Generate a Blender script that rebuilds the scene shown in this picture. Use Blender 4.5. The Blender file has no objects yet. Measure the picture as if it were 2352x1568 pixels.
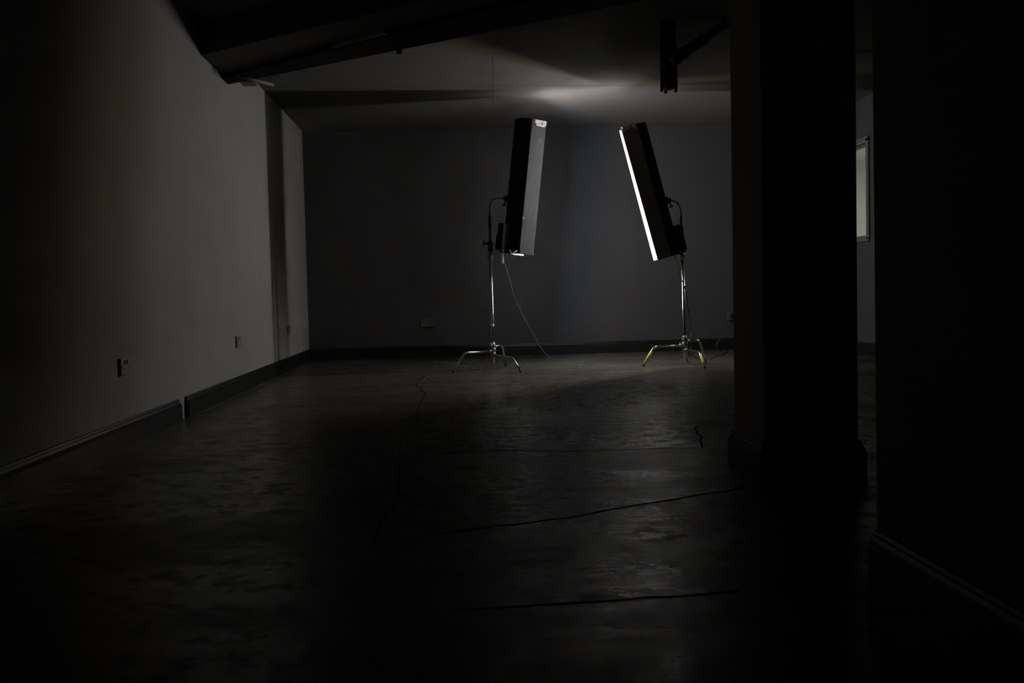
import bpy, bmesh, math, random
from mathutils import Vector, Matrix, noise
random.seed(7)
sc = bpy.context.scene
COL = sc.collection

# ------------------------------------------------------------------ camera
FPX = 2287.0            # focal length in pixels of the 2352 px wide frame
CAM = Vector((0.0, 0.0, 0.75))
_Yc = Vector((1045 - 1176, -(675 - 784), -FPX)).normalized()      # room depth axis seen by the camera
_Zc = Vector((1, 0.0235, 0)).cross(_Yc).normalized()
_Xc = _Yc.cross(_Zc).normalized()
R = Matrix((_Xc, _Yc, _Zc))                                       # camera -> room
cam_data = bpy.data.cameras.new('camera')
cam_data.sensor_width = 36.0
cam_data.lens = 36.0 * FPX / 2352
cam_data.clip_start = 0.02
cam = bpy.data.objects.new('camera', cam_data)
COL.objects.link(cam)
cam.matrix_world = Matrix.Translation(CAM) @ R.to_4x4()
sc.camera = cam

# ------------------------------------------------------------------ world, exposure
w = bpy.data.worlds.new('world'); sc.world = w; w.use_nodes = True
w.node_tree.nodes['Background'].inputs[0].default_value = (0.5, 0.55, 0.6, 1)
w.node_tree.nodes['Background'].inputs[1].default_value = 0.0
sc.view_settings.view_transform = 'Standard'
sc.view_settings.look = 'None'
sc.view_settings.gamma = 1.0
sc.view_settings.exposure = 0.0
sc.cycles.use_denoising = True
sc.cycles.max_bounces = 8
sc.cycles.diffuse_bounces = 5
sc.cycles.sample_clamp_indirect = 0.0
TUBE_NEAR = (0.62, 0.82, 1.06)      # cool fluorescent tube on the camera's side of each bank
TUBE_FAR = (1.0, 0.76, 0.50)
POWER = {'left': 150.0, 'right': 320.0}       # warm tube on the far side

# ------------------------------------------------------------------ room dimensions (metres)
XL = -1.74      # left wall
YB = 11.90       # back wall
XR = 4.32        # far right wall, with the internal window
H = 2.70
XN = 1.04       # near right wall
YN = 2.41        # where it ends

def ray(px, py):
    return (R @ Vector((px - 1176, -(py - 784), -FPX))).normalized()
def on_z(px, py, z=0.0):
    d = ray(px, py); return CAM + d * ((z - CAM.z) / d.z)
def on_y(px, py, y):
    d = ray(px, py); return CAM + d * (y / d.y)
def on_x(px, py, x):
    d = ray(px, py); return CAM + d * (x / d.x)

# ------------------------------------------------------------------ materials
def new_mat(name, base=(0.1, 0.1, 0.1), rough=0.6, metal=0.0, spec=0.5):
    m = bpy.data.materials.new(name); m.use_nodes = True
    b = m.node_tree.nodes['Principled BSDF']
    b.inputs['Base Color'].default_value = (*base, 1)
    b.inputs['Roughness'].default_value = rough
    b.inputs['Metallic'].default_value = metal
    b.inputs['Specular IOR Level'].default_value = spec
    return m
def nd(m, t, **kw):
    n = m.node_tree.nodes.new(t)
    for k, v in kw.items():
        if k in n.inputs.keys(): n.inputs[k].default_value = v
        else: setattr(n, k, v)
    return n
def lk(m, a, b): m.node_tree.links.new(a, b)
def coords(m, scale=(1, 1, 1), rot=(0, 0, 0)):
    tc = nd(m, 'ShaderNodeTexCoord'); mp = nd(m, 'ShaderNodeMapping')
    mp.inputs['Scale'].default_value = scale; mp.inputs['Rotation'].default_value = rot
    lk(m, tc.outputs['Object'], mp.inputs[0]); return mp.outputs[0]
def nz(m, vec, scale, detail=4, rough=0.6, dist=0.0):
    n = nd(m, 'ShaderNodeTexNoise'); n.inputs['Scale'].default_value = scale
    n.inputs['Detail'].default_value = detail; n.inputs['Roughness'].default_value = rough
    n.inputs['Distortion'].default_value = dist
    lk(m, vec, n.inputs['Vector']); return n.outputs['Fac']
def ramp(m, fac, stops):
    r = nd(m, 'ShaderNodeValToRGB'); e = r.color_ramp.elements
    while len(e) < len(stops): e.new(0.5)
    for i, (p, c) in enumerate(stops):
        e[i].position = p; e[i].color = (*c, 1) if len(c) == 3 else c
    lk(m, fac, r.inputs[0]); return r.outputs[0]
def mixc(m, fac, a, b, mode='MIX'):
    x = nd(m, 'ShaderNodeMix'); x.data_type = 'RGBA'; x.blend_type = mode
    if isinstance(fac, (int, float)): x.inputs[0].default_value = fac
    else: lk(m, fac, x.inputs[0])
    for v, i in ((a, 6), (b, 7)):
        if isinstance(v, tuple): x.inputs[i].default_value = (*v, 1)
        else: lk(m, v, x.inputs[i])
    return x.outputs[2]
def bump(m, h, strength=0.3, dist=0.01):
    b = nd(m, 'ShaderNodeBump'); b.inputs['Strength'].default_value = strength
    b.inputs['Distance'].default_value = dist
    lk(m, h, b.inputs['Height']); return b.outputs[0]
def P(m): return m.node_tree.nodes['Principled BSDF']
def g(v, w=0.0): return (v * (1 + w), v, v * (1 - w))

def wall_material(name, base):
    m = new_mat(name, base, 0.7, spec=0.25)
    v = coords(m, (1.0, 1.0, 0.6)); a = nz(m, v, 3.0, 8, 0.65)
    v2 = coords(m, (1, 1, 1)); b = nz(m, v2, 40.0, 4, 0.7)
    c = ramp(m, a, [(0.25, tuple(x * 0.92 for x in base)), (0.75, tuple(x * 1.08 for x in base))])
    specks = ramp(m, nz(m, v2, 95.0, 2, 0.5), [(0.72, (0, 0, 0)), (0.80, (1, 1, 1))])
    c = mixc(m, specks, c, tuple(min(1, x * 2.1) for x in base))
    lk(m, c, P(m).inputs['Base Color'])
    lk(m, bump(m, b, 0.35, 0.004), P(m).inputs['Normal'])
    return m
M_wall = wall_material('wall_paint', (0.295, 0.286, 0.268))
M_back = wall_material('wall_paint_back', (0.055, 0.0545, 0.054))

M_ceil = new_mat('ceiling_boards', (0.2, 0.195, 0.185), 0.75, spec=0.2)
v = coords(M_ceil, (0.35, 9.0, 1)); a = nz(M_ceil, v, 3.0, 8, 0.7)
v2 = coords(M_ceil, (1.5, 30.0, 1)); a2 = nz(M_ceil, v2, 2.0, 6, 0.7)
c = ramp(M_ceil, a, [(0.25, (0.075, 0.072, 0.068)), (0.75, (0.140, 0.134, 0.125))])
c = mixc(M_ceil, ramp(M_ceil, a2, [(0.18, (1, 1, 1)), (0.30, (0, 0, 0))]), c, (0.05, 0.045, 0.04))
lk(M_ceil, c, P(M_ceil).inputs['Base Color'])
lk(M_ceil, bump(M_ceil, a2, 0.35, 0.004), P(M_ceil).inputs['Normal'])

M_floor = new_mat('painted_concrete', (0.06, 0.057, 0.05), 0.4, spec=0.19)
vA = coords(M_floor, (1, 1, 1)); vS = coords(M_floor, (0.22, 2.6, 1), (0, 0, 0.07)); vM = coords(M_floor, (0.8, 1.6, 1), (0, 0, -0.12))
n1 = nz(M_floor, vM, 1.1, 9, 0.68, 0.5)          # broad cloudy wear
n2 = nz(M_floor, vS, 5.0, 10, 0.78)              # long brushed scuffs
n3 = nz(M_floor, vA, 9.0, 9, 0.75)               # pitting
nfine = nz(M_floor, vA, 70.0, 4, 0.7)
base = ramp(M_floor, n1, [(0.30, (0.030, 0.028, 0.025)), (0.50, (0.075, 0.071, 0.062)), (0.72, (0.13, 0.122, 0.106))])
base = mixc(M_floor, ramp(M_floor, n2, [(0.50, (0, 0, 0)), (0.60, (0.35, 0.35, 0.35)), (0.72, (1, 1, 1))]), base, (0.26, 0.25, 0.22))
base = mixc(M_floor, ramp(M_floor, n3, [(0.36, (1, 1, 1)), (0.46, (0, 0, 0))]), base, (0.018, 0.017, 0.015))
base = mixc(M_floor, ramp(M_floor, nfine, [(0.62, (0, 0, 0)), (0.75, (0.6, 0.6, 0.6))]), base, (0.22, 0.21, 0.19))
lk(M_floor, base, P(M_floor).inputs['Base Color'])
# the paint has gone dull in places next to glossier ones
rgh = ramp(M_floor, n1, [(0.36, (0.42, 0.42, 0.42)), (0.50, (0.24, 0.24, 0.24)), (0.66, (0.23, 0.23, 0.23))])
rgh = mixc(M_floor, ramp(M_floor, n3, [(0.40, (1, 1, 1)), (0.52, (0, 0, 0))]), rgh, (0.45, 0.45, 0.45))
lk(M_floor, rgh, P(M_floor).inputs['Roughness'])
hs = nd(M_floor, 'ShaderNodeMath', operation='MULTIPLY_ADD'); lk(M_floor, n3, hs.inputs[0]); hs.inputs[1].default_value = 0.8; lk(M_floor, n1, hs.inputs[2])
hs2 = nd(M_floor, 'ShaderNodeMath', operation='MULTIPLY_ADD'); lk(M_floor, nfine, hs2.inputs[0]); hs2.inputs[1].default_value = 0.10; lk(M_floor, hs.outputs[0], hs2.inputs[2])
lk(M_floor, bump(M_floor, hs2.outputs[0], 0.30, 0.006), P(M_floor).inputs['Normal'])

M_crack = new_mat('crack_filler', (0.006, 0.006, 0.006), 0.95, spec=0.05)
M_seam = new_mat('board_seam', (0.055, 0.053, 0.05), 0.9, spec=0.1)
M_chip = new_mat('chipped_edge', (0.22, 0.21, 0.19), 0.8)
M_skirt = new_mat('skirting_paint', (0.012, 0.0118, 0.011), 0.3, spec=0.5)
vv = coords(M_skirt); lk(M_skirt, bump(M_skirt, nz(M_skirt, vv, 18, 6), 0.25, 0.003), P(M_skirt).inputs['Normal'])
M_beam = wall_material('beam_plaster', (0.05, 0.046, 0.039))
M_girder = new_mat('black_steel', (0.003, 0.003, 0.0035), 0.8, spec=0.1)
M_column = wall_material('column_paint', (0.42, 0.40, 0.36))
M_black = new_mat('black_powder_coat', (0.012, 0.012, 0.012), 0.55, spec=0.35)
M_body = new_mat('black_housing', (0.010, 0.010, 0.010), 0.75, spec=0.15)
M_tube_off = new_mat('tube_cap', (0.5, 0.5, 0.5), 0.3, 1.0)

def flap_material(name, lo, hi):
    m = new_mat(name, lo, 0.5, spec=0.4)
    v1 = coords(m, (26, 26, 2.2)); a = nz(m, v1, 6, 8, 0.75)
    v2 = coords(m, (1, 1, 1)); b = nz(m, v2, 55, 6, 0.8)
    c = ramp(m, a, [(0.3, lo), (0.72, hi)])
    c = mixc(m, ramp(m, b, [(0.60, (0, 0, 0)), (0.74, (1, 1, 1))]), c, tuple(min(1, x * 2.4) for x in hi))
    lk(m, c, P(m).inputs['Base Color'])
    lk(m, bump(m, b, 0.5, 0.003), P(m).inputs['Normal'])
    return m
M_flap = flap_material('scuffed_flap_plastic', (0.028, 0.028, 0.028), (0.10, 0.10, 0.10))
M_flap_lifted = flap_material('lifted_flap_plastic', (0.30, 0.28, 0.24), (0.50, 0.47, 0.41))  # paler copy of the flap plastic; its lightness stands in for missing light
M_silver = new_mat('flap_lining_white', (0.85, 0.85, 0.85), 0.5, 0.0)
M_chrome = new_mat('chrome_steel', (0.62, 0.62, 0.62), 0.22, 1.0)
vv = coords(M_chrome, (1, 1, 12)); lk(M_chrome, ramp(M_chrome, nz(M_chrome, vv, 30, 4), [(0.3, (0.12,) * 3), (0.8, (0.34,) * 3)]), P(M_chrome).inputs['Roughness'])
M_darkchrome = new_mat('dark_steel', (0.10, 0.10, 0.11), 0.3, 1.0)
M_cast = new_mat('cast_alloy', (0.35, 0.34, 0.33), 0.42, 1.0)
M_yellow = new_mat('yellow_tape', (0.62, 0.66, 0.07), 0.5)
M_white = new_mat('white_tape', (0.93, 0.93, 0.91), 0.6)
vv = coords(M_white); lk(M_white, bump(M_white, nz(M_white, vv, 60, 4), 0.6, 0.004), P(M_white).inputs['Normal'])
M_foil = new_mat('foil_tape', (0.80, 0.78, 0.72), 0.4, 0.15)
vv = coords(M_foil); lk(M_foil, bump(M_foil, nz(M_foil, vv, 45, 4), 1.0, 0.01), P(M_foil).inputs['Normal'])
M_green = new_mat('green_label', (0.55, 0.85, 0.30), 0.5)
M_cable = new_mat('rubber_cable', (0.12, 0.117, 0.108), 0.38, spec=0.6)
M_cable2 = new_mat('black_cable', (0.01, 0.01, 0.01), 0.5, spec=0.4)
M_socket = new_mat('painted_socket', (0.085, 0.082, 0.078), 0.45)
M_socket2 = new_mat('painted_socket_pale', (0.27, 0.26, 0.245), 0.45)
M_hole = new_mat('socket_hole', (0.004, 0.004, 0.004), 0.8, spec=0.1)
M_screw = new_mat('steel_screw', (0.8, 0.8, 0.8), 0.25, 1.0)
M_pipe = new_mat('black_soil_pipe', (0.34, 0.33, 0.31), 0.35, spec=0.5)
M_pipeblk = new_mat('matt_black_plastic', (0.02, 0.02, 0.02), 0.4, spec=0.5)
M_frame = new_mat('grey_window_frame', (0.13, 0.125, 0.12), 0.45)
M_rod_sliver = new_mat('rod_and_lit_sliver_grey', (0.20, 0.19, 0.175), 0.7)  # grey of the rod; on the beam sliver the pale tone stands for light
M_nextwall = new_mat('pale_plaster_low', (0.47, 0.475, 0.465), 0.8, spec=0.1)
M_nextwall2 = new_mat('cream_plaster', (0.52, 0.51, 0.49), 0.8, spec=0.1)
def emit(name, col, s):
    m = bpy.data.materials.new(name); m.use_nodes = True
    n = m.node_tree; n.nodes.clear()
    e = n.nodes.new('ShaderNodeEmission'); o = n.nodes.new('ShaderNodeOutputMaterial')
    e.inputs[0].default_value = (*col, 1); e.inputs[1].default_value = s
    n.links.new(e.outputs[0], o.inputs[0]); return m
M_lamp = {(k, c): emit(c + '_lamp_' + k, col, POWER[k]) for k in POWER for c, col in (('cool', TUBE_NEAR), ('warm', TUBE_FAR))}
M_glass = bpy.data.materials.new('pane_glass'); M_glass.use_nodes = True
_n = M_glass.node_tree; _n.nodes.clear()
_t = _n.nodes.new('ShaderNodeBsdfTransparent'); _g = _n.nodes.new('ShaderNodeBsdfGlossy'); _m = _n.nodes.new('ShaderNodeMixShader'); _o = _n.nodes.new('ShaderNodeOutputMaterial')
_t.inputs[0].default_value = (0.93, 0.95, 0.94, 1); _g.inputs['Roughness'].default_value = 0.02; _m.inputs[0].default_value = 0.06
_n.links.new(_t.outputs[0], _m.inputs[1]); _n.links.new(_g.outputs[0], _m.inputs[2]); _n.links.new(_m.outputs[0], _o.inputs[0])

# ------------------------------------------------------------------ mesh helpers
class MB:
    def __init__(self): self.bm = bmesh.new(); self.mi = 0; self.mats = []
    def use(self, m):
        if m not in self.mats: self.mats.append(m)
        self.mi = self.mats.index(m); return self
    def face(self, vs, smooth=False):
        try: f = self.bm.faces.new(vs)
        except ValueError: return
        f.material_index = self.mi; f.smooth = smooth; return f
    def quad(self, pts): self.face([self.bm.verts.new(p) for p in pts])
    def crumple(self, a, b, c, d, nrm, nx=7, ny=5, amp=0.012, seed=1):
        """a creased patch of tape spanning the quad a b c d, lifted along nrm"""
        rnd = random.Random(seed); a, b, c, d = map(Vector, (a, b, c, d)); nrm = Vector(nrm); g_ = []
        for i in range(nx + 1):
            row = []
            for j in range(ny + 1):
                u_, v_ = i / nx, j / ny
                p = a.lerp(b, u_).lerp(d.lerp(c, u_), v_)
                edge = 0.25 if i in (0, nx) or j in (0, ny) else 1.0
                row.append(self.bm.verts.new(p + nrm * (0.001 + amp * edge * rnd.random())))
            g_.append(row)
        for i in range(nx):
            for j in range(ny): self.face([g_[i][j], g_[i + 1][j], g_[i + 1][j + 1], g_[i][j + 1]])
    def box(self, lo, hi, bevel=0.0, mat=None):
        t = bmesh.new(); bmesh.ops.create_cube(t, size=1)
        s = [hi[i] - lo[i] for i in range(3)]; c = [(hi[i] + lo[i]) / 2 for i in range(3)]
        for v in t.verts: v.co = Vector((v.co[i] * s[i] + c[i] for i in range(3)))
        if bevel: bmesh.ops.bevel(t, geom=t.edges[:], offset=bevel, segments=2, affect='EDGES', profile=0.6)
        if mat: bmesh.ops.transform(t, matrix=mat, verts=t.verts)
        self._merge(t); return self
    def _merge(self, t, smooth=False):
        mp = {}
        for v in t.verts: mp[v] = self.bm.verts.new(v.co)
        for f in t.faces: self.face([mp[v] for v in f.verts], smooth)
        t.free()
    def sweep(self, pts, rad, n=12, caps=True, smooth=True):
        """round tube through pts; rad is a number or one per point"""
        pts = [Vector(p) for p in pts]; k = len(pts)
        rads = rad if isinstance(rad, (list, tuple)) else [rad] * k
        tang = []
        for i in range(k):
            a = pts[max(i - 1, 0)]; b = pts[min(i + 1, k - 1)]
            tang.append((b - a).normalized() if (b - a).length > 1e-9 else Vector((0, 0, 1)))
        up = Vector((0, 0, 1)) if abs(tang[0].z) < 0.9 else Vector((1, 0, 0))
        nrm = tang[0].cross(up).normalized(); rings = []
        for i in range(k):
            nrm = (nrm - tang[i] * nrm.dot(tang[i])).normalized()
            bn = tang[i].cross(nrm)
            rings.append([self.bm.verts.new(pts[i] + (nrm * math.cos(2 * math.pi * j / n) + bn * math.sin(2 * math.pi * j / n)) * rads[i]) for j in range(n)])
        for i in range(k - 1):
            for j in range(n):
                self.face([rings[i][j], rings[i][(j + 1) % n], rings[i + 1][(j + 1) % n], rings[i + 1][j]], smooth)
        if caps:
            self.face(rings[0][::-1]); self.face(rings[-1])
        return self
    def lathe(self, a, b, prof, n=20):
        """prof: (t along a->b, radius) with hard steps"""
        a = Vector(a); b = Vector(b)
        self.sweep([a + (b - a) * 0] + [a + (b - a) * t for t, r in prof[1:]], [r for t, r in prof], n)
        return self
    def prism(self, outline, z0, z1):
        lo = [self.bm.verts.new((x, y, z0)) for x, y in outline]; hi = [self.bm.verts.new((x, y, z1)) for x, y in outline]
        k = len(outline)
        for i in range(k): self.face([lo[i], lo[(i + 1) % k], hi[(i + 1) % k], hi[i]])
        self.face(lo[::-1]); self.face(hi); return self
    def extrude_profile(self, prof, p0, p1, out):
        """prof: (distance out from wall, height) closed; swept straight p0 -> p1"""
        p0 = Vector(p0); p1 = Vector(p1); out = Vector(out)
        A = [self.bm.verts.new(p0 + out * d + Vector((0, 0, h))) for d, h in prof]
        B = [self.bm.verts.new(p1 + out * d + Vector((0, 0, h))) for d, h in prof]
        k = len(prof)
        for i in range(k): self.face([A[i], A[(i + 1) % k], B[(i + 1) % k], B[i]])
        self.face(A[::-1]); self.face(B); return self
    def build(self, name, mat=None, parent=None, label=None):
        bmesh.ops.recalc_face_normals(self.bm, faces=self.bm.faces[:])
        me = bpy.data.meshes.new(name); self.bm.to_mesh(me); self.bm.free()
        mats = self.mats or [mat]
        if mat and self.mats and mat not in self.mats: pass
        for x in mats: me.materials.append(x)
        o = bpy.data.objects.new(name, me); COL.objects.link(o)
        if parent: o.parent = parent
        if label: o['label'] = label
        return o

def catmull(pts, sub=8):
    pts = [Vector(p) for p in pts]; out = []
    for i in range(len(pts) - 1):
        p0 = pts[max(i - 1, 0)]; p1 = pts[i]; p2 = pts[i + 1]; p3 = pts[min(i + 2, len(pts) - 1)]
        for s in range(sub):
            t = s / sub
            out.append(0.5 * ((2 * p1) + (p2 - p0) * t + (2 * p0 - 5 * p1 + 4 * p2 - p3) * t * t + (3 * p1 - p0 - 3 * p2 + p3) * t ** 3))
    out.append(pts[-1]); return out
def fillet(a, b, c, r, n=8):
    a, b, c = Vector(a), Vector(b), Vector(c)
    p = b + (a - b).normalized() * r; q = b + (c - b).normalized() * r
    return [p * (1 - t) ** 2 + b * 2 * t * (1 - t) + q * t * t for t in [i / n for i in range(n + 1)]]
def struct(o): o['kind'] = 'structure'; return o
def empty(name, loc, label, cat, group=None, M=None):
    o = bpy.data.objects.new(name, None); COL.objects.link(o)
    if M is not None: o.matrix_world = M
    else: o.location = loc
    o.empty_display_size = 0.1
    return tag(o, label, cat, group)
def tag(o, label, cat, group=None):
    o['label'] = label; o['category'] = cat
    if group: o['group'] = group
    return o

# ------------------------------------------------------------------ the room shell
T = 0.2
YF = -3.0
def crack_strip(mb, px_pts, width, mat, z=0.0006, jit=0.35, step=0.035, zplane=0.0, plane='z'):
    """an irregular seam in a horizontal surface, following points read off the place"""
    pts = [on_z(x, y, zplane) if plane == 'z' else None for x, y in px_pts]
    dense = []
    for a, b in zip(pts, pts[1:]):
        k = max(2, int((b - a).length / step))
        for i in range(k): dense.append(a.lerp(b, i / k))
    dense.append(pts[-1])
    mb.use(mat); prev = None
    for i, p in enumerate(dense):
        t = (dense[min(i + 1, len(dense) - 1)] - dense[max(i - 1, 0)]); t.z = 0; t.normalize()
        s = Vector((-t.y, t.x, 0))
        wob = noise.noise(p * 9) * width * 1.6 * jit + noise.noise(p * 31) * width * jit
        ww = width * (0.55 + 0.9 * abs(noise.noise(p * 14 + Vector((5, 1, 0))))) * (0.5 if i in (0, len(dense) - 1) else 1)
        a = mb.bm.verts.new(Vector((p.x, p.y, zplane + z)) + s * (wob + ww / 2)); b = mb.bm.verts.new(Vector((p.x, p.y, zplane + z)) + s * (wob - ww / 2))
        if prev: mb.face([prev[0], a, b, prev[1]])
        prev = (a, b)
fl = MB(); fl.use(M_floor).box((XL - T, YF, -T), (XR + 0.2, YB + T, 0))
crack_strip(fl, [(1060, 835 + 18), (1018, 857), (975, 862), (955, 882), (978, 905), (962, 930), (955, 955), (962, 976), (925, 1003), (918, 1020), (923, 1040), (918, 1055)], 0.012, M_crack, jit=1.2)
crack_strip(fl, [(918, 1055), (917, 1120), (912, 1150), (885, 1185), (868, 1215), (855, 1255)], 0.009, M_crack, jit=0.6)
crack_strip(fl, [(1050, 1039), (1160, 1034), (1300, 1036), (1470, 1031), (1613, 1028)], 0.018, M_crack)
crack_strip(fl, [(1613, 1028), (1610, 1005), (1598, 985), (1600, 979), (1688, 975), (1900, 967), (2030, 963), (2060, 962)], 0.014, M_crack, jit=0.5)
crack_strip(fl, [(980, 1229), (1120, 1212), (1300, 1189), (1480, 1157), (1600, 1137), (1720, 1118)], 0.022, M_crack)
crack_strip(fl, [(1040, 1400), (1200, 1392), (1400, 1378), (1560, 1369), (1700, 1358)], 0.018, M_crack)
crack_strip(fl, [(1080, 958), (1130, 961), (1180, 968)], 0.006, M_crack, jit=1.2)
crack_strip(fl, [(955, 880), (972, 874), (985, 862)], 0.006, M_chip, z=0.0009, jit=1.5)
crack_strip(fl, [(990, 860), (1020, 854), (1050, 850)], 0.006, M_chip, z=0.0009, jit=1.5)
crack_strip(fl, [(1130, 1034), (1160, 1032), (1182, 1034)], 0.008, M_chip, z=0.0009, jit=1.0)
struct(fl.build('floor'))
# pale line of old filler where the floor meets the left skirting
ed = MB(); ed.use(M_chip)
prev = None
for i in range(150):
    y = 6.6 + i * (YB - 0.05 - 6.6) / 149
    ww = 0.012 * max(0.12, 0.55 + 1.1 * noise.noise(Vector((y * 5, 0, 0))) + 0.6 * noise.noise(Vector((y * 23, 3, 0))))
    a = ed.bm.verts.new((XL + 0.022, y, 0.0008)); b = ed.bm.verts.new((XL + 0.028 + ww, y, 0.0009))
    if prev: ed.face([prev[0], a, b, prev[1]])
    prev = (a, b)
struct(ed.build('trim_1'))

ce = MB(); ce.use(M_ceil).box((XL - T, YF, H), (XR + 0.2, YB + T, H + T))
crack_strip(ce, [(1131, 130), (1133, 175), (1131, 200), (1133, 230), (1130, 285)], 0.006, M_seam, z=-0.001, zplane=H)
crack_strip(ce, [(1134, 198), (1240, 197), (1380, 196), (1500, 195), (1560, 194), (1690, 190)], 0.012, M_crack, z=-0.001, zplane=H)
crack_strip(ce, [(1295, 181), (1318, 181)], 0.02, M_crack, z=-0.001, zplane=H)
crack_strip(ce, [(1140, 168), (1146, 168)], 0.03, M_crack, z=-0.001, zplane=H)
crack_strip(ce, [(1960, 116), (2010, 115)], 0.03, M_crack, z=-0.001, zplane=H)
crack_strip(ce, [(1960, 120), (2010, 119)], 0.03, M_crack, z=-0.001, zplane=H)
struct(ce.build('ceiling'))

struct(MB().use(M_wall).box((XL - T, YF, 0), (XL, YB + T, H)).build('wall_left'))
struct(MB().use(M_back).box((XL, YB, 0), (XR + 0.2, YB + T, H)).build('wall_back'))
struct(MB().use(M_wall).box((XL, YF - T, 0), (XR + 0.2, YF, H)).build('wall_front'))
# near right wall: its end leans very slightly
nw = MB(); nw.use(M_column)
vs = [nw.bm.verts.new(p) for p in [(XN, YF, 0), (XN, YN + 0.0, 0), (XN + 0.16, YN + 0.0, 0), (XN + 0.16, YF, 0),
      (XN - 0.012, YF, H), (XN - 0.012, YN, H), (XN + 0.16, YN, H), (XN + 0.16, YF, H)]]
for f in ((0, 3, 2, 1), (4, 5, 6, 7), (0, 1, 5, 4), (1, 2, 6, 5), (2, 3, 7, 6), (3, 0, 4, 7)): nw.face([vs[i] for i in f])
struct(nw.build('wall_right'))
struct(MB().use(M_column).box((XN + 0.16, YN - 0.16, 0), (XR, YN, H)).build('wall_partition'))

# far right wall with the internal window opening
WY0, WY1 = 10.17, 11.30
wz0, wz1 = 1.22, 2.265
fr = MB(); fr.use(M_back)
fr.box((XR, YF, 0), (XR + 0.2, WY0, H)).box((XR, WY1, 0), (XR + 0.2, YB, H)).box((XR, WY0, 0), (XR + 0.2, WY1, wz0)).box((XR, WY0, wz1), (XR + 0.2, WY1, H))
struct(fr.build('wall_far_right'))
wf = MB(); wf.use(M_frame)
fw = 0.03
for x0, x1, e in ((XR - 0.025, XR + 0.02, 0.0), (XR + 0.06, XR + 0.10, 0.03)):
    wf.box((x0, WY0 - (0.03 if e == 0 else 0), wz1 - fw - e), (x1, WY1 + 0.01, wz1 + (0.02 if e == 0 else 0)), 0.004)
    wf.box((x0, WY0 - (0.03 if e == 0 else 0), wz0 - (0.02 if e == 0 else 0)), (x1, WY1 + 0.01, wz0 + 0.02 + e), 0.004)
    wf.box((x0, WY0 - (0.03 if e == 0 else 0), wz0), (x1, WY0 + 0.03 + e, wz1), 0.004)
    wf.box((x0, WY1 - 0.03 - e, wz0), (x1, WY1 + 0.01, wz1), 0.004)
window = struct(wf.build('window_1'))
MB().use(M_glass).box((XR + 0.076, WY0 + 0.01, wz0 + 0.01), (XR + 0.082, WY1 - 0.01, wz1 - 0.01)).build('pane', parent=window)

# lit room behind the window
NX0, NX1, NY0, NY1 = XR + 0.2, XR + 3.4, 8.4, 15.5
struct(MB().use(M_nextwall2).box((NX0, NY0, -0.2), (NX1, NY1, 0)).build('floor_next_room'))
struct(MB().use(M_nextwall2).box((NX0, NY0, H), (NX1, NY1, H + 0.2)).build('ceiling_next_room'))
nb = MB()
nb.use(M_nextwall).box((NX1, NY0, 0), (NX1 + 0.15, NY1, 1.78)); nb.use(M_nextwall2).box((NX1, NY0, 1.78), (NX1 + 0.15, NY1, H))
struct(nb.build('wall_next_room_right'))
nb = MB()
nb.use(M_nextwall).box((NX0, NY1, 0), (NX1 + 0.15, NY1 + 0.15, 1.78)); nb.use(M_nextwall2).box((NX0, NY1, 1.78), (NX1 + 0.15, NY1 + 0.15, H))
struct(nb.build('wall_next_room_back'))
struct(MB().use(M_nextwall2).box((NX0, NY0 - 0.15, 0), (NX1 + 0.15, NY0, H)).build('wall_next_room_front'))
struct(MB().use(M_nextwall2).box((NX0 - 0.2, YB + T, 0), (NX0, NY1, H)).build('wall_next_room_left'))
al = bpy.data.lights.new('next_room_lamp', 'AREA'); al.shape = 'RECTANGLE'; al.size = 0.3; al.size_y = 1.5; al.energy = 130; al.color = (1.0, 0.99, 0.97)
alo = bpy.data.objects.new('next_room_lamp', al); COL.objects.link(alo); alo.location = (NX0 + 1.3, 11.8, H - 0.08)

# beam crossing the ceiling at a slant, black girder along its far edge
bz = 2.45
xe = 4.2
far = lambda x: 8.04 - 0.755 * (x - XL)          # far lower edge of the girder
near = lambda x: 7.22 - 0.80 * (x - XL)           # near lower edge of the beam
div = lambda x: max(7.82 - 0.90 * (x - XL), far(x) - 0.55)   # where the black girder begins
struct(MB().use(M_beam).prism([(XL, near(XL)), (xe, near(xe)), (xe, far(xe) - 0.05), (XL, far(XL) - 0.05)], bz + 0.02, H).build('trim_2'))
gd = MB(); gd.use(M_girder)
gd.prism([(XL, div(XL)), (0.2, div(0.2)), (1.2, div(1.2)), (xe, far(xe) - 0.5), (xe, far(xe)), (XL, far(XL))], bz - 0.012, bz + 0.15)
girder = tag(gd.build('ceiling_girder'), 'long black steel girder running slantwise under the ceiling beam', 'girder')
for q in ((902, 76), (917, 121)):
    pp = on_z(q[0], q[1], bz - 0.02)
    MB().use(M_girder).box((-0.018, -0.018, -0.006), (0.018, 0.018, 0.03), 0.003).build('bracket', parent=girder).location = pp
# pale sliver: added strip, its pale colour stands for lit beam beside the girder
s0, s1 = on_z(725, 122, bz + 0.004), on_z(898, 77, bz + 0.004)
sl = MB(); sl.use(M_rod_sliver)
sd = (s1 - s0).normalized(); sn = Vector((-sd.y, sd.x, 0))
sl.prism([(s0.x, s0.y), (s1.x, s1.y), (s1.x - sn.x * 0.065, s1.y - sn.y * 0.065), (s0.x - sn.x * 0.006, s0.y - sn.y * 0.006)], bz - 0.004, bz + 0.019)
tag(sl.build('lit_beam_sliver'), 'thin pale tapering strip standing in for lit beam along the black girder', 'strip')

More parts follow.
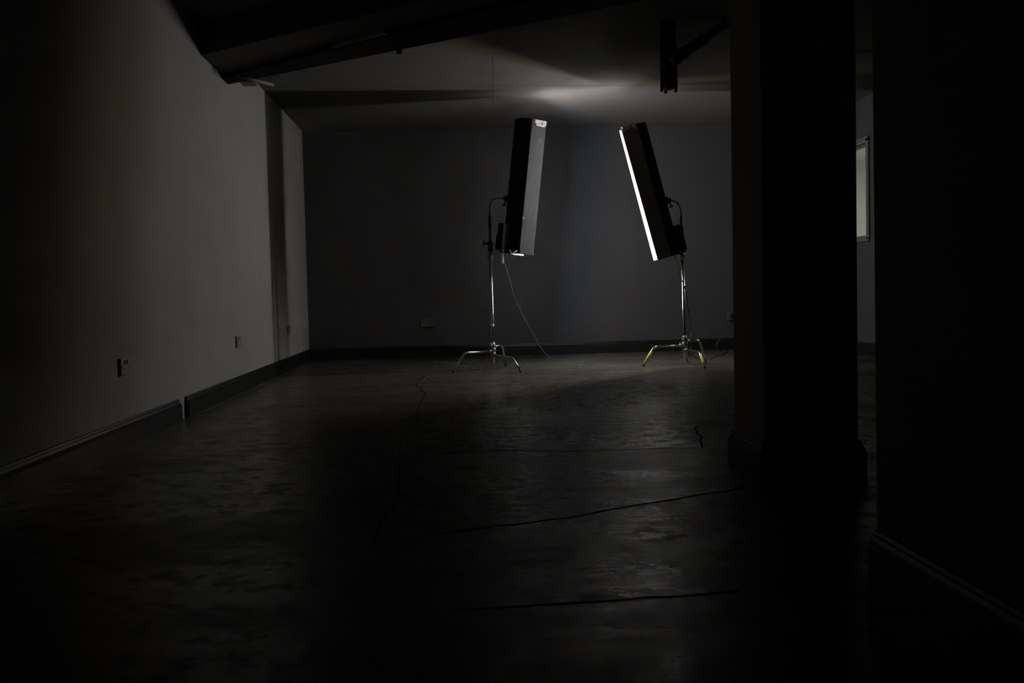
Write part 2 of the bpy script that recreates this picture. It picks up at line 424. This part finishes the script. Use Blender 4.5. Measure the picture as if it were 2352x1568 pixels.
# skirting
prof = [(0, 0), (0.026, 0), (0.026, 0.095), (0.020, 0.100), (0.022, 0.106), (0.017, 0.112), (0.012, 0.122), (0.012, 0.128), (0.008, 0.136), (0, 0.138)]
def skirting(name, p0, p1, out):
    m = MB(); m.use(M_skirt).extrude_profile(prof, p0, p1, out); return struct(m.build(name))
GY0, GY1 = 6.285, 6.445
skirting('baseboard_left', (XL, YF, 0), (XL, GY0, 0), (1, 0, 0))
skirting('baseboard_left', (XL, GY1, 0), (XL, YB, 0), (1, 0, 0))
skirting('baseboard_back', (XL, YB, 0), (XR, YB, 0), (0, -1, 0))
skirting('baseboard_far_right', (XR, YN, 0), (XR, YB, 0), (-1, 0, 0))
skirting('baseboard_right', (XN, YF, 0), (XN, YN, 0), (-1, 0, 0))

# column
CX0, CX1, CY0, CY1 = 1.20, 1.577, 3.83, 4.25
column = struct(MB().use(M_column).box((CX0, CY0, 0), (CX1, CY1, H), 0.004).build('trim_3'))
column.name = 'column'
tag(column, 'thick dark square column standing between the two halves of the room', 'column')
sk = MB(); sk.use(M_skirt)
pts4 = [(-1, -1), (1, -1), (1, 1), (-1, 1)]
rings = []
for d, hgt in prof[1:] + []:
    rr_ = []
    for sx, sy in pts4:
        x = (CX0 - d * 0.95) if sx < 0 else (CX1 + d * 0.95); y = (CY0 - d * 0.95) if sy < 0 else (CY1 + d * 0.95)
        rr_.append(sk.bm.verts.new((x, y, hgt)))
    rings.append(rr_)
for a, b in zip(rings, rings[1:]):
    for j in range(4): sk.face([a[j], a[(j + 1) % 4], b[(j + 1) % 4], b[j]])
sk.build('skirting', parent=column)

# ------------------------------------------------------------------ sockets
def socket(loc, out, wdt, hgt, depth, label, switches=2, holes=True, screws=True):
    """double wall socket in a surface box; local x = width, y = out of the wall, z = up"""
    sm = M_socket2 if out[0] else M_socket
    out = Vector(out); side = Vector((0, 0, 1)).cross(out)
    M = Matrix((( -side.x, out.x, 0, loc[0]), (-side.y, out.y, 0, loc[1]), (0, 0, 1, loc[2]), (0, 0, 0, 1)))
    e = empty('wall_socket', loc, label, 'socket', M=M)
    MB().use(sm).box((-wdt / 2, 0.0005, -hgt / 2), (wdt / 2, depth, hgt / 2), 0.004).build('back_box', parent=e)
    MB().use(sm).box((-wdt / 2 - 0.001, depth, -hgt / 2 - 0.001), (wdt / 2 + 0.001, depth + 0.008, hgt / 2 + 0.001), 0.003).build('face_plate', parent=e)
    for s in (-1, 1):
        MB().use(sm).box((s * 0.016 - 0.008, depth + 0.008, 0.012), (s * 0.016 + 0.008, depth + 0.014, 0.034), 0.002).build('rocker_switch', parent=e)
        if holes:
            h = MB(); h.use(M_hole)
            cx = s * wdt * 0.27
            for dx, dz, sx, sz in ((0, 0.010, 0.002, 0.004), (-0.011, -0.010, 0.0035, 0.002), (0.011, -0.010, 0.0035, 0.002)):
                h.box((cx + dx - sx, depth + 0.0078, dz - 0.004 - sz), (cx + dx + sx, depth + 0.0086, dz - 0.004 + sz))
            h.build('pin_holes', parent=e)
        if screws:
            c = s * (wdt / 2 - 0.010)
            MB().use(M_screw).lathe((c, depth + 0.007, -0.004), (c, depth + 0.0105, -0.004), [(0, 0.0042), (0.6, 0.0042), (1, 0.002)], 12).build('screw', parent=e)
    return e
socket((XL, 5.30, 0.413), (1, 0, 0), 0.15, 0.088, 0.007, 'grey double socket on the left wall, nearest the camera')
socket((XL, 8.04, 0.413), (1, 0, 0), 0.15, 0.088, 0.006, 'grey double socket on the left wall, middle of the three')
socket((XL, 10.46, 0.42), (1, 0, 0), 0.15, 0.086, 0.005, 'grey double socket on the left wall beside the far corner')
b1 = on_y(982, 741, YB)
socket(b1, (0, -1, 0), 0.155, 0.095, 0.022, 'grey double socket on the back wall left of the stands')
b2 = on_y(1689, 725, YB)
rs = socket(b2, (0, -1, 0), 0.20, 0.10, 0.03, 'double socket with two plugs in it, half hidden by the column')
def plug(loc, label):
    m = MB(); m.use(M_cable2).prism([(-0.024, 0), (0.024, 0), (0.027, -0.02), (0.017, -0.034), (-0.017, -0.034), (-0.027, -0.02)], -0.02, 0.03)
    m.sweep([(0, -0.018, -0.015), (0.0, -0.020, -0.045)], [0.008, 0.005], 10)
    o = tag(m.build('mains_plug'), label, 'plug'); o.location = loc; return o
pg1 = b2 + Vector((-0.052, -0.039, 0.005)); pg2 = b2 + Vector((0.052, -0.039, 0.005))
plug(pg1, 'black plug in the left outlet of the back wall socket by the column')
plug(pg2, 'black plug in the right outlet of the back wall socket, behind the column')

# ------------------------------------------------------------------ light stands
def T_knob(mb, c, d, L=0.05, bar=0.05, r=0.006):
    """T-handle pointing from c along d"""
    c = Vector(c); d = Vector(d).normalized()
    s = d.cross(Vector((0, 0, 1))); s = s.normalized() if s.length > 0.1 else Vector((1, 0, 0))
    s = (s * 0.3 + Vector((0, 0, 1)) - d * d.z).normalized()
    mb.sweep([c, c + d * L], r, 10)
    mb.sweep([c + d * L - s * bar / 2, c + d * L - s * bar / 4, c + d * L + s * bar / 4, c + d * L + s * bar / 2], [r * 1.6, r * 1.1, r * 1.1, r * 1.6], 10)
def stand(name, label, base, top, feet, hub_h, clamp_z, knob_dir, arm, tape_bands, yellow, lower_mat_top):
    """base: floor point under the pole (Vector), top: Vector where the thin riser ends"""
    bx, by = base.x, base.y
    e = empty(name, (bx, by, 0), label, 'light stand')
    L = lambda p: Vector(p) - Vector((bx, by, 0))
    def axis(z):
        t = (z - 0.0) / top.z
        return L(Vector((bx + (top.x - bx) * t, by + (top.y - by) * t, z)))
    zj = lower_mat_top
    MB().use(M_chrome).sweep([axis(0.055), axis(0.06), axis(zj)], [0.014, 0.0165, 0.0165], 18).build('column_tube', parent=e)
    MB().use(M_cast).lathe(axis(zj - 0.03), axis(zj + 0.03), [(0, 0.017), (0.02, 0.021), (0.9, 0.021), (1, 0.016)], 18).build('collar', parent=e)
    MB().use(M_darkchrome).sweep([axis(zj), axis(clamp_z + 0.02)], 0.0135, 16).build('riser_tube', parent=e)
    MB().use(M_darkchrome).sweep([axis(clamp_z), axis(top.z)], 0.0105, 14).build('riser_tube', parent=e)
    k = MB(); k.use(M_black).lathe(axis(clamp_z - 0.05), axis(clamp_z + 0.05), [(0, 0.018), (0.03, 0.024), (0.45, 0.024), (0.5, 0.019), (0.55, 0.023), (0.97, 0.023), (1, 0.014)], 16)
    kd = Vector(knob_dir)
    k.sweep([axis(clamp_z + 0.025), axis(clamp_z + 0.025) + kd * 0.04], 0.012, 12)
    T_knob(k, axis(clamp_z + 0.025) + kd * 0.03, kd, 0.035, 0.045)
    k.build('clamp_collar', parent=e)
    k = MB(); k.use(M_cast)
    T_knob(k, axis(zj) + kd * 0.018, (kd + Vector((0, -0.3, 0))), 0.025, 0.03, 0.004)
    k.build('locking_knob', parent=e)
    # hub: stacked castings, one per leg
    h = MB(); h.use(M_cast)
    z0, z1 = hub_h
    n = 3; hh = (z1 - z0) / n
    h.lathe(axis(z0 - 0.02), axis(z1 + 0.05), [(0, 0.019), (0.05, 0.027), (0.30, 0.027), (0.33, 0.022), (0.38, 0.029), (0.6, 0.029), (0.64, 0.022), (0.68, 0.028), (0.86, 0.027), (0.92, 0.021), (1, 0.019)], 20)
    for zz, dd in ((z1 + 0.02, Vector((-0.4, -0.9, 0.1))), ((z0 + z1) / 2, Vector((-1, -0.2, 0.25))), (z0, Vector((0.35, -0.9, -0.35)))):
        h.sweep([axis(zz), axis(zz) + dd.normalized() * 0.04], 0.011, 10)
        T_knob(h, axis(zz) + dd.normalized() * 0.03, dd, 0.022, 0.034, 0.005)
    h.build('hub', parent=e)
    for i, (foot, bendk, hz) in enumerate(feet):
        f = L(foot); c = axis(hz); fl2 = Vector((f.x, f.y, 0)); dh = (Vector((f.x, f.y, 0)) - Vector((c.x, c.y, 0)))
        b = Vector((c.x, c.y, hz)) + Vector((dh.x, dh.y, 0)) * bendk
        b.z = hz
        s = Vector((c.x, c.y, hz)) + dh.normalized() * 0.02
        f = f + Vector((0, 0, 0.0115))
        arc = fillet(s, b, f, 0.05, 10)
        lg = MB(); lg.use(M_chrome).sweep([s] + arc + [f], 0.0105, 14)
        leg = lg.build('leg', parent=e)
        MB().use(M_black).sweep([f + (b - f).normalized() * 0.008, f, f - Vector((0, 0, 0.0112))], [0.0115, 0.0115, 0.0105], 12).build('rubber_foot', parent=leg)
        MB().use(M_cast).sweep([Vector((c.x, c.y, hz)) + dh.normalized() * 0.015, Vector((c.x, c.y, hz)) + dh.normalized() * 0.06], [0.018, 0.015], 14).build('leg_socket', parent=leg)
        if i in yellow:
            t0, t1 = yellow[i]; d = (f - arc[-1])
            MB().use(M_yellow).sweep([arc[-1] + d * t0, arc[-1] + d * t1], 0.0121, 14).build('yellow_tape', parent=leg, label='yellow tape wrapped round the lower leg')
    for z, hgt in tape_bands:
        MB().use(M_white).lathe(axis(z), axis(z + hgt), [(0, 0.0178), (1, 0.0178)], 16).build('tape_band', parent=e, label='band of white tape')
    # bent arm on top
    A = MB(); A.use(M_black)
    pts = [L(p) for p in arm]
    path = catmull(pts, 8)
    A.sweep([axis(top.z - 0.06)] + path, 0.0062, 12)
    A.build('offset_arm', parent=e)
    MB().use(M_black).lathe(axis(top.z - 0.10), axis(top.z + 0.03), [(0, 0.016), (0.1, 0.016), (0.15, 0.012), (0.8, 0.015), (1, 0.008)], 14).build('arm_socket', parent=e)
    return e

YA = 9.78     # depth of the left stand's pole
A_base = on_y(1133.5, 845, YA); A_base.z = 0
A_top = on_y(1124.5, 500, YA)
fA = [on_z(1042, 855), on_z(1195, 855), on_z(1162, 841)]
A_arm = [on_y(1124.5, 490, YA), on_y(1124.5, 476, YA), on_y(1128, 463, YA), on_y(1137, 456, YA), on_y(1156, 455, YA)]
zA = lambda y: on_y(1130, y, YA).z
stand('light_stand', 'steel light stand with plain chrome legs, left of the two',
      A_base, A_top, [(fA[0], 0.74, zA(806)), (fA[1], 0.73, zA(816)), (fA[2], 0.72, zA(796))], (zA(815), zA(797)), zA(566), (-1, -0.25, 0.12),
      A_arm, [(zA(750), 0.026)], {}, zA(589))
Yb = 9.72
B_base = on_y(1574, 842, Yb); B_base.z = 0
B_top = on_y(1565, 500, Yb)
fB = [on_z(1478, 841), on_z(1619, 845.5), on_z(1621, 833)]
B_arm = [on_y(1564.5, 498, Yb), on_y(1564, 486, Yb), on_y(1561, 474, Yb), on_y(1552, 463, Yb), on_y(1532, 461, Yb)]
zB = lambda y: on_y(1570, y, Yb).z
stand('light_stand', 'steel light stand with yellow tape on its legs, right of the two',
      B_base, B_top, [(fB[0], 0.74, zB(793)), (fB[1], 0.73, zB(803)), (fB[2], 0.72, zB(783))], (zB(804), zB(782)), zB(532), (-1, -0.1, 0.25),
      B_arm, [], {0: (0.0, 0.93), 1: (0.12, 0.93)}, zB(585))

# ------------------------------------------------------------------ fluorescent banks
def bank(name, label, bottom, top, aim_deg, flap_near, flap_far, lamps, kind):
    """bottom/top: points on the hinge line plane's centre; aim_deg: heading of the opening (0 = +x, 90 = away from camera).
    local x = out of the opening, y = away from the camera-side flap, z = along the tubes."""
    W = (top - bottom); Lh = W.length; W.normalize()
    a = math.radians(aim_deg); u0 = Vector((math.cos(a), math.sin(a), 0))
    u = (u0 - W * u0.dot(W)).normalized(); v = W.cross(u)
    sgn = 1 if v.y > 0 else -1      # v should point away from the camera
    c = bottom
    M = Matrix(((u.x, v.x, W.x, c.x), (u.y, v.y, W.y, c.y), (u.z, v.z, W.z, c.z), (0, 0, 0, 1)))
    e = empty(name, c, label, 'studio light', M=M)
    f = sgn      # +1: local +y is the far side
    hw = 0.105   # half width at the hinges
    # housing: slanted-sided open tray
    h = MB(); h.use(M_body)
    t = 0.004
    sec_o = [(0.0, -hw), (-0.014, -hw), (-0.115, -0.062), (-0.115, 0.062), (-0.014, hw), (0.0, hw)]
    sec_i = [(0.0, hw - t), (-0.010, hw - t), (-0.060, 0.07), (-0.060, -0.07), (-0.010, -hw + t), (0.0, -hw + t)]
    h.prism(sec_o + sec_i, 0.0, Lh)
    h.prism(sec_o, -0.004, 0.012); h.prism(sec_o, Lh - 0.012, Lh + 0.004)
    h.build('housing', parent=e)
    r = MB(); r.use(M_silver).prism([(-0.001, hw - t - 0.0005), (-0.010, hw - t - 0.0005), (-0.059, 0.0695), (-0.059, -0.0695), (-0.010, -hw + t + 0.0005), (-0.001, -hw + t + 0.0005),
                                     (-0.001, -hw + t + 0.003), (-0.010, -hw + t + 0.003), (-0.056, -0.067), (-0.056, 0.067), (-0.010, hw - t - 0.003), (-0.001, hw - t - 0.003)], 0.013, Lh - 0.013)
    r.build('reflector', parent=e, label='white reflector tray')
    half, lx, tilt = lamps          # lamp pair: half width, distance out, tilt towards the camera side
    lm = Matrix.Translation((lx, 0, 0)) @ Matrix.Rotation(-f * math.radians(tilt), 4, 'Z')
    for sd_, cl_ in ((-f, 'cool'), (f, 'warm')):
        y0_, y1_ = sorted((sd_ * 0.001, sd_ * half))
        lb = MB(); lb.use(M_silver).box((-0.010, y0_, 0.045), (-0.0005, y1_, Lh - 0.025), 0.0, lm)
        lb.use(M_lamp[(kind, cl_)])
        lb.quad([lm @ Vector(p) for p in ((0, y0_ + 0.0005, 0.05), (0, y1_ - 0.0005, 0.05), (0, y1_ - 0.0005, Lh - 0.05), (0, y0_ + 0.0005, Lh - 0.05))])
        lb.build('lamp_strip', parent=e, label=cl_ + ' white lit lamp')
        for z in (0.013, Lh - 0.025):
            MB().use(M_tube_off).box((-0.03, y0_, z), (0.002, y1_, z + 0.032), 0.002, lm).build('lamp_holder', parent=e)
    # side flaps, hinged at the opening
    for s, (length, spread), nm in ((-f, flap_near, 'near'), (f, flap_far, 'far')):
        b = math.radians(spread); d = Vector((math.cos(b), s * math.sin(b), 0)); nn = Vector((-d.y, d.x, 0)) * s
        p0 = Vector((-0.006, s * (hw + 0.001), 0)); p1 = p0 + d * length
        fm = MB(); fm.use(M_flap if kind == 'left' else M_flap_lifted)
        z0, z1 = -0.006, Lh + 0.006
        th = 0.0022
        def q(p, off, z): return (p.x + nn.x * off, p.y + nn.y * off, z)
        pt, pb_ = (p1 + d * 0.008, p1 - d * 0.012) if (kind == 'right' and s == -f) else (p1, p1)
        o_ = [q(p0, th, z0), q(pb_, th, z0), q(pt, th, z1), q(p0, th, z1)]; i_ = [q(p0, 0, z0), q(pb_, 0, z0), q(pt, 0, z1), q(p0, 0, z1)]
        V1 = [fm.bm.verts.new(x) for x in o_]; V2 = [fm.bm.verts.new(x) for x in i_]
        for k in range(4): fm.face([V1[k], V1[(k + 1) % 4], V2[(k + 1) % 4], V2[k]])
        fm.face(V1)
        fm.use(M_silver); fm.face(V2[::-1])
        flap = fm.build('barn_door', parent=e)
        if s == -f:
            # things stuck on the outside of the camera-side flap
            def on_flap(t, z, off=0.004): return Vector(q(p0 + d * (length * t), off, z))
            if kind == 'left':
                w1 = MB(); w1.use(M_white)
                w1.quad([on_flap(0.32, Lh - 0.052), on_flap(0.90, Lh - 0.058), on_flap(0.90, Lh - 0.040), on_flap(0.30, Lh - 0.036)])
                w1.quad([on_flap(0.62, Lh + 0.004), on_flap(0.72, Lh + 0.004), on_flap(0.96, Lh - 0.05), on_flap(0.86, Lh - 0.05)])
                w1.quad([on_flap(0.76, Lh + 0.004, 0.006), on_flap(1.0, Lh + 0.002, 0.006), on_flap(1.0, Lh - 0.03, 0.006), on_flap(0.97, Lh - 0.05, 0.006)])
                w1.build('white_tape', parent=flap, label='white tape strips at the top corner')
                w2 = MB(); w2.use(M_foil); w2.quad([on_flap(0.22, Lh - 0.032, 0.0035), on_flap(0.70, Lh - 0.034, 0.0035), on_flap(0.62, Lh + 0.004, 0.0035), on_flap(0.22, Lh + 0.004, 0.0035)])
                w2.build('silver_tape', parent=flap, label='silver tape patch')
                w3 = MB(); w3.use(M_flap)
                w3.quad([on_flap(0.03, 0.002), on_flap(0.98, 0.002), on_flap(0.98, 0.045), on_flap(0.03, 0.05)])
                w3.build('end_band', parent=flap)
                w4 = MB(); w4.use(M_foil); w4.sweep([on_flap(0.95, 0.012, 0.004), on_flap(0.98, 0.0, 0.006)], 0.006, 8); w4.build('clip', parent=flap)
                ring = MB(); ring.use(M_foil)
                cc = on_flap(0.72, Lh - 0.195, 0.0045); ax = d; 
                ring.sweep([cc + ax * 0.017 * math.cos(i / 16 * 6.283 * 0.9) + Vector((0, 0, 0.019 * math.sin(i / 16 * 6.283 * 0.9))) for i in range(17)], 0.0012, 6)
                ring.build('scratched_ring', parent=flap)
                ring = MB(); ring.use(M_foil)
                cc = on_flap(0.02, 0.345, 0.006)
                ring.sweep([cc + ax * 0.008 * math.cos(i / 12 * 6.283) + Vector((0, 0, 0.010 * math.sin(i / 12 * 6.283))) for i in range(13)], 0.0014, 6)
                ring.build('eyelet', parent=flap)
            else:
                w1 = MB(); w1.use(M_foil)
                zt = Lh + 0.007
                w1.crumple(on_flap(1.0, zt + 0.004), on_flap(0.30, zt + 0.004), on_flap(0.50, zt - 0.03), on_flap(0.90, zt - 0.055), nn, seed=3)
                w1.crumple(on_flap(0.34, zt + 0.002), on_flap(0.10, zt), on_flap(0.16, zt - 0.032), on_flap(0.40, zt - 0.035), nn, 4, 4, 0.014, 5)
                w1.crumple(on_flap(0.30, zt - 0.02), on_flap(0.06, zt - 0.035), on_flap(0.02, zt - 0.06), on_flap(0.22, zt - 0.055), nn, 4, 3, 0.012, 8)
                w1.crumple(on_flap(1.02, zt), on_flap(0.85, zt - 0.005), on_flap(0.88, zt - 0.065), on_flap(1.03, zt - 0.05), nn, 4, 4, 0.012, 9)
                w1.build('silver_tape', parent=flap, label='crumpled silver tape over the top corner')
                w2 = MB(); w2.use(M_green); w2.quad([on_flap(0.60, 0.028), on_flap(0.30, 0.028), on_flap(0.30, 0.046), on_flap(0.60, 0.046)]); w2.build('green_label', parent=flap, label='small pale green label')
                for tt, zz, rr3 in ((0.14, 0.030, 0.005), (0.84, 0.028, 0.005)):
                    MB().use(M_foil).sweep([on_flap(tt, zz, 0.002), on_flap(tt, zz, 0.006)], rr3, 10).build('rivet', parent=flap)
                w4 = MB(); w4.use(M_foil); w4.sweep([on_flap(0.66, -0.006, 0.003), on_flap(0.36, -0.006, 0.003)], 0.0016, 6)
                w4.sweep([on_flap(0.30, -0.006, 0.003), on_flap(0.12, -0.005, 0.003)], 0.0032, 6); w4.build('edge_wire', parent=flap)
    # ballast box on the back at the bottom
    b = MB(); b.use(M_body).box((-0.185, -0.06, 0.02), (-0.115, 0.06, 0.275), 0.006)
    b.box((-0.20, -0.05, 0.02), (-0.185, 0.05, 0.16), 0.004)
    b.build('ballast_box', parent=e)
    k = MB(); k.use(M_black).sweep([(-0.165, -f * 0.045, 0.018), (-0.165, -f * 0.045, -0.006)], [0.026, 0.020], 14)
    k.build('cable_gland', parent=e)
    # receiver for the stand arm
    k = MB(); k.use(M_black)
    zc = 0.52 if kind == 'left' else 0.53
    k.box((-0.150, -0.03, zc - 0.035), (-0.115, 0.03, zc + 0.035), 0.004)
    k.sweep([(-0.150, 0, zc), (-0.178, 0, zc)], 0.022, 14)
    T_knob(k, (-0.160, 0.0, zc - 0.02), (-0.15, 0, -1), 0.05, 0.034, 0.006)
    k.build('mount_clamp', parent=e)
    return e, M, Lh

PB = lambda x, y, dep: on_y(x, y, dep)
bankA, MA, LA = bank('fluorescent_light_bank', 'long black light bank with a grey scuffed side, left of the two',
                 PB(1184, 582, YA), PB(1213.5, 277, YA), 20, (0.155, -3), (0.165, 14), (0.044, 0.018, 0), 'left')
bankB, MBm, LB = bank('fluorescent_light_bank', 'long black light bank showing a thin glowing white edge, right of the two',
                 PB(1533, 589, Yb), PB(1454, 290, Yb), 180 + 5, (0.165, 10), (0.117, 5), (0.018, 0.022, 42), 'right')

# bits hanging under the left bank
def w_of(M, p): return M @ Vector(p)
h0 = on_y(1152, 582, YA + 0.0); h1 = on_y(1152.5, 606, YA)
hs_ = MB(); hs_.use(M_white).sweep([h0 - Vector((0, 0.09, 0)), (h0 * 0.5 + h1 * 0.5) - Vector((0, 0.09, 0)), h1 - Vector((0, 0.09, 0))], [0.0125, 0.0145, 0.0140], 14)
tag(hs_.build('hanging_tube'), 'short bright white tube hanging beneath the left light bank', 'tube')
tw = MB(); tw.use(M_white)
Y2 = YA - 0.13
tw.sweep([on_y(1170, 573, Y2), on_y(1175, 582, Y2), on_y(1180, 580, Y2), on_y(1188, 575.5, Y2)], 0.004, 8)
tw.sweep([on_y(1180, 581, Y2), on_y(1181.5, 588, Y2)], 0.004, 8)
tw.sweep([on_y(1173, 582, Y2), on_y(1176, 583, Y2), on_y(1181, 581, Y2)], 0.003, 8)
tag(tw.build('tape_tail'), 'twisted white tape tails tied under the left light bank', 'tape')

# ------------------------------------------------------------------ cables
cr = 0.0042
def cable(name, label, pts, r=cr, mat=M_cable, sub=10):
    m = MB(); m.use(mat).sweep(catmull(pts, sub), r, 8)
    return tag(m.build(name), label, 'cable')
YcA = YA - 0.09
aff = lambda x, y: on_z(x, y, cr)
p_end = on_z(1300, 832, cr)
def hang(px, py, dep): return on_y(px, py, dep)
cable('power_cable', 'thin grey cable swooping from the left light bank down across the floor', [
    hang(1154, 578, YcA), hang(1158, 600, YcA), hang(1164, 621, YcA), hang(1171, 645, YcA), hang(1178, 672, YcA), hang(1184, 690, YcA + 0.02),
    hang(1196, 715, YcA + 0.06), hang(1212, 745, YcA + 0.10), hang(1227, 771, YcA + 0.15), hang(1240, 795, YcA + 0.3), hang(1254, 813, YcA + 0.5),
    hang(1272, 824, on_z(1272, 824, 0.03).y), on_z(1288, 829, 0.01), aff(1300, 832.0), aff(1340, 830.5), aff(1400, 827), aff(1460, 822.5), aff(1520, 817.5), aff(1562, 815), aff(1580, 814.5)], sub=6)
YcB = Yb - 0.08
cable('power_cable', 'dark cable hanging from the right light bank and looped at the stand foot', [
    hang(1549, 584, YcB), hang(1556, 606, YcB), hang(1562, 634, YcB), hang(1569, 650, YcB), hang(1576, 672, YcB + 0.03), hang(1579, 700, YcB + 0.05), hang(1584, 730, YcB + 0.05), hang(1587, 760, YcB + 0.03),
    hang(1588, 772, YcB), hang(1586, 784, YcB - 0.02), hang(1588, 796, YcB - 0.03), hang(1583, 806, YcB - 0.04), hang(1584, 815, YcB - 0.04), hang(1579, 822, YcB - 0.04), hang(1578, 830, YcB - 0.03),
    hang(1582, 833, YcB - 0.02), hang(1585, 828, YcB), hang(1585, 820, YcB + 0.02), hang(1582, 812, YcB + 0.03), hang(1588, 800, YcB + 0.05), hang(1587, 785, YcB + 0.06), hang(1588, 772, YcB + 0.05), hang(1592, 767, YcB + 0.05)], 0.0045, M_cable2, 6)
cable('extension_lead', 'black crumpled lead lying on the floor right of the stands', [
    aff(1583, 813.5) + Vector((0, 0, .003)), aff(1600, 821), aff(1612, 826) , aff(1622, 825.5), aff(1632, 824), aff(1641, 819.5), aff(1648, 817), aff(1655, 816), aff(1664, 812), aff(1670, 807)], 0.0065, M_cable2, 6)
cable('wall_cable', 'grey cable arching from behind the column down to the back skirting', [
    pg2 + Vector((0.0, -0.025, -0.05)), on_y(1695, 735, YB - 0.2), on_y(1690, 740, YB - 0.3), on_y(1682, 752, YB - 0.35), on_y(1668, 764, YB - 0.42), on_y(1657, 774, YB - 0.5), on_y(1648, 786, YB - 0.55), on_y(1646, 794, YB - 0.55),
    on_y(1650, 801, YB - 0.5), aff(1656, 804.5)], 0.005, M_cable, 6)
cable('plug_cable', 'thin dark cable dropping from the back wall plug to the floor', [
    pg1 + Vector((0, -0.02, -0.042)), on_y(1674, 736, YB - 0.06), on_y(1666, 750, YB - 0.05), on_y(1655, 760, YB - 0.05), on_y(1640, 771, YB - 0.06), on_y(1620, 782, YB - 0.08), on_y(1606, 795, YB - 0.08), on_z(1600, 806, 0.01), aff(1590, 811)], 0.0022, M_cable2, 6)

# ------------------------------------------------------------------ soil pipe under the ceiling
YP = 7.35
j = on_y(1534, 150, YP)
root = empty('soil_pipe', (j.x, j.y, j.z), 'black plastic waste pipe hanging below the ceiling beside the column', 'pipe')
Lp = lambda p: Vector(p) - j
vt = on_y(1532, 60, YP); vt.z = H; vb = on_y(1536, 206, YP)
vtl, vbl = Lp(vt), Lp(vb)
axv = (vbl - vtl)
st = MB(); st.use(M_pipeblk).sweep([Vector((vbl.x, 0, vtl.z)), Vector((vbl.x, 0, vbl.z + 0.025))], 0.058, 24)
st.build('stack_pipe', parent=root)
for zz in (0.19, 0.10, 0.045):
    MB().use(M_pipeblk).sweep([(vbl.x, 0, vbl.z + zz + 0.008), (vbl.x, 0, vbl.z + zz - 0.008)], 0.063, 24).build('coupling_ring', parent=root)
st = MB(); st.use(M_pipe).sweep([(vbl.x, 0, vbl.z + 0.03), (vbl.x, 0, vbl.z + 0.012), (vbl.x, 0, vbl.z)], [0.055, 0.052, 0.030], 24)
st.build('end_cap', parent=root)
for k, ang in enumerate((200, 255, 320, 20, 100)):
    a = math.radians(ang); x, y = vbl.x + 0.060 * math.cos(a), 0.060 * math.sin(a)
    MB().use(M_pipeblk).box((x - 0.010, y - 0.008, vbl.z - 0.016), (x + 0.010, y + 0.008, vbl.z + 0.32 if k < 3 else vbl.z + 0.08), 0.002).build('clip_prong', parent=root)
e0 = Lp(on_y(1536, 147, YP)); e1 = Lp(on_y(1672, 55, YP)); dd = (e1 - e0).normalized()
tz = (H - 0.03 - (j.z + e0.z)) / dd.z
endp = e0 + dd * tz
ov = Vector((0, -0.075, 0))
pb = MB(); pb.use(M_pipe)
k1 = e0 + dd * 0.0
mid = e0 + dd * 0.295
pb.sweep([k1 + ov * 0.6, mid + ov], 0.042, 22); pb.sweep([mid + ov - dd * 0.01, endp + ov], 0.031, 22)
pb.build('branch_pipe', parent=root)
rg = MB(); rg.use(M_pipe)
for t in (0.012, 0.028, 0.044, 0.075, 0.091, 0.107): rg.sweep([k1 + ov * 0.7 + dd * (t - 0.005), k1 + ov * 0.7 + dd * (t + 0.005)], 0.047, 22)
rg.use(M_pipeblk)
for t in (0.058, 0.122): rg.sweep([k1 + ov * 0.7 + dd * (t - 0.006), k1 + ov * 0.7 + dd * (t + 0.006)], 0.050, 22)
rg.build('ribbed_coupler', parent=root)
cl = MB(); cl.use(M_pipeblk).sweep([mid + ov - dd * 0.008, mid + ov + dd * 0.008], 0.046, 22)
cl.sweep([mid + ov + Vector((-0.02, 0, 0.04)), mid + ov + Vector((-0.028, 0, 0.06))], 0.006, 8)
cl.build('pipe_clamp', parent=root)

# ------------------------------------------------------------------ small things at the beam end
r0, r1 = on_z(546, 174, bz - 0.035), on_z(627, 195, bz - 0.035)
rod = MB(); dr = (r1 - r0).normalized()
rod.use(M_rod_sliver).sweep([r0, r1], 0.013, 12)
rodo = tag(rod.build('conduit_offcut'), 'short pale grey rod fixed under the girder end by the left wall', 'rod')
for t in (0.15, 0.93):
    q = r0.lerp(r1, t); MB().use(M_girder).sweep([q, (q.x, q.y, H if t > 0.5 else bz)], 0.0022, 6).build('hanger_wire', parent=rodo)
jb = MB(); jc = on_x(571, 181, XL + 0.06)
jb.use(M_socket).box((XL + 0.001, jc.y - 0.09, jc.z - 0.045), (XL + 0.11, jc.y + 0.09, jc.z + 0.12), 0.004)
tag(jb.build('junction_box'), 'small dark box high on the left wall under the girder', 'box')
for (a, b, yy, nm) in ((629, 645, 172, 'nearer the left wall'), (689, 704, 160, 'further from the left wall')):
    c0 = on_z((a + b) / 2, yy + 3, bz - 0.03); hwid = abs(on_z(b, yy, bz - 0.02).x - on_z(a, yy, bz - 0.02).x) / 2
    m = MB(); m.use(M_cast)
    m.sweep([c0 + Vector((math.cos(t) * hwid, 0, -math.sin(t) * hwid * 0.55 + 0.008)) for t in [math.pi * i / 14 for i in range(15)]], 0.0035 if a < 650 else 0.002, 8)
    tag(m.build('cable_loop'), 'small curved metal loop under the black girder, ' + nm, 'loop')
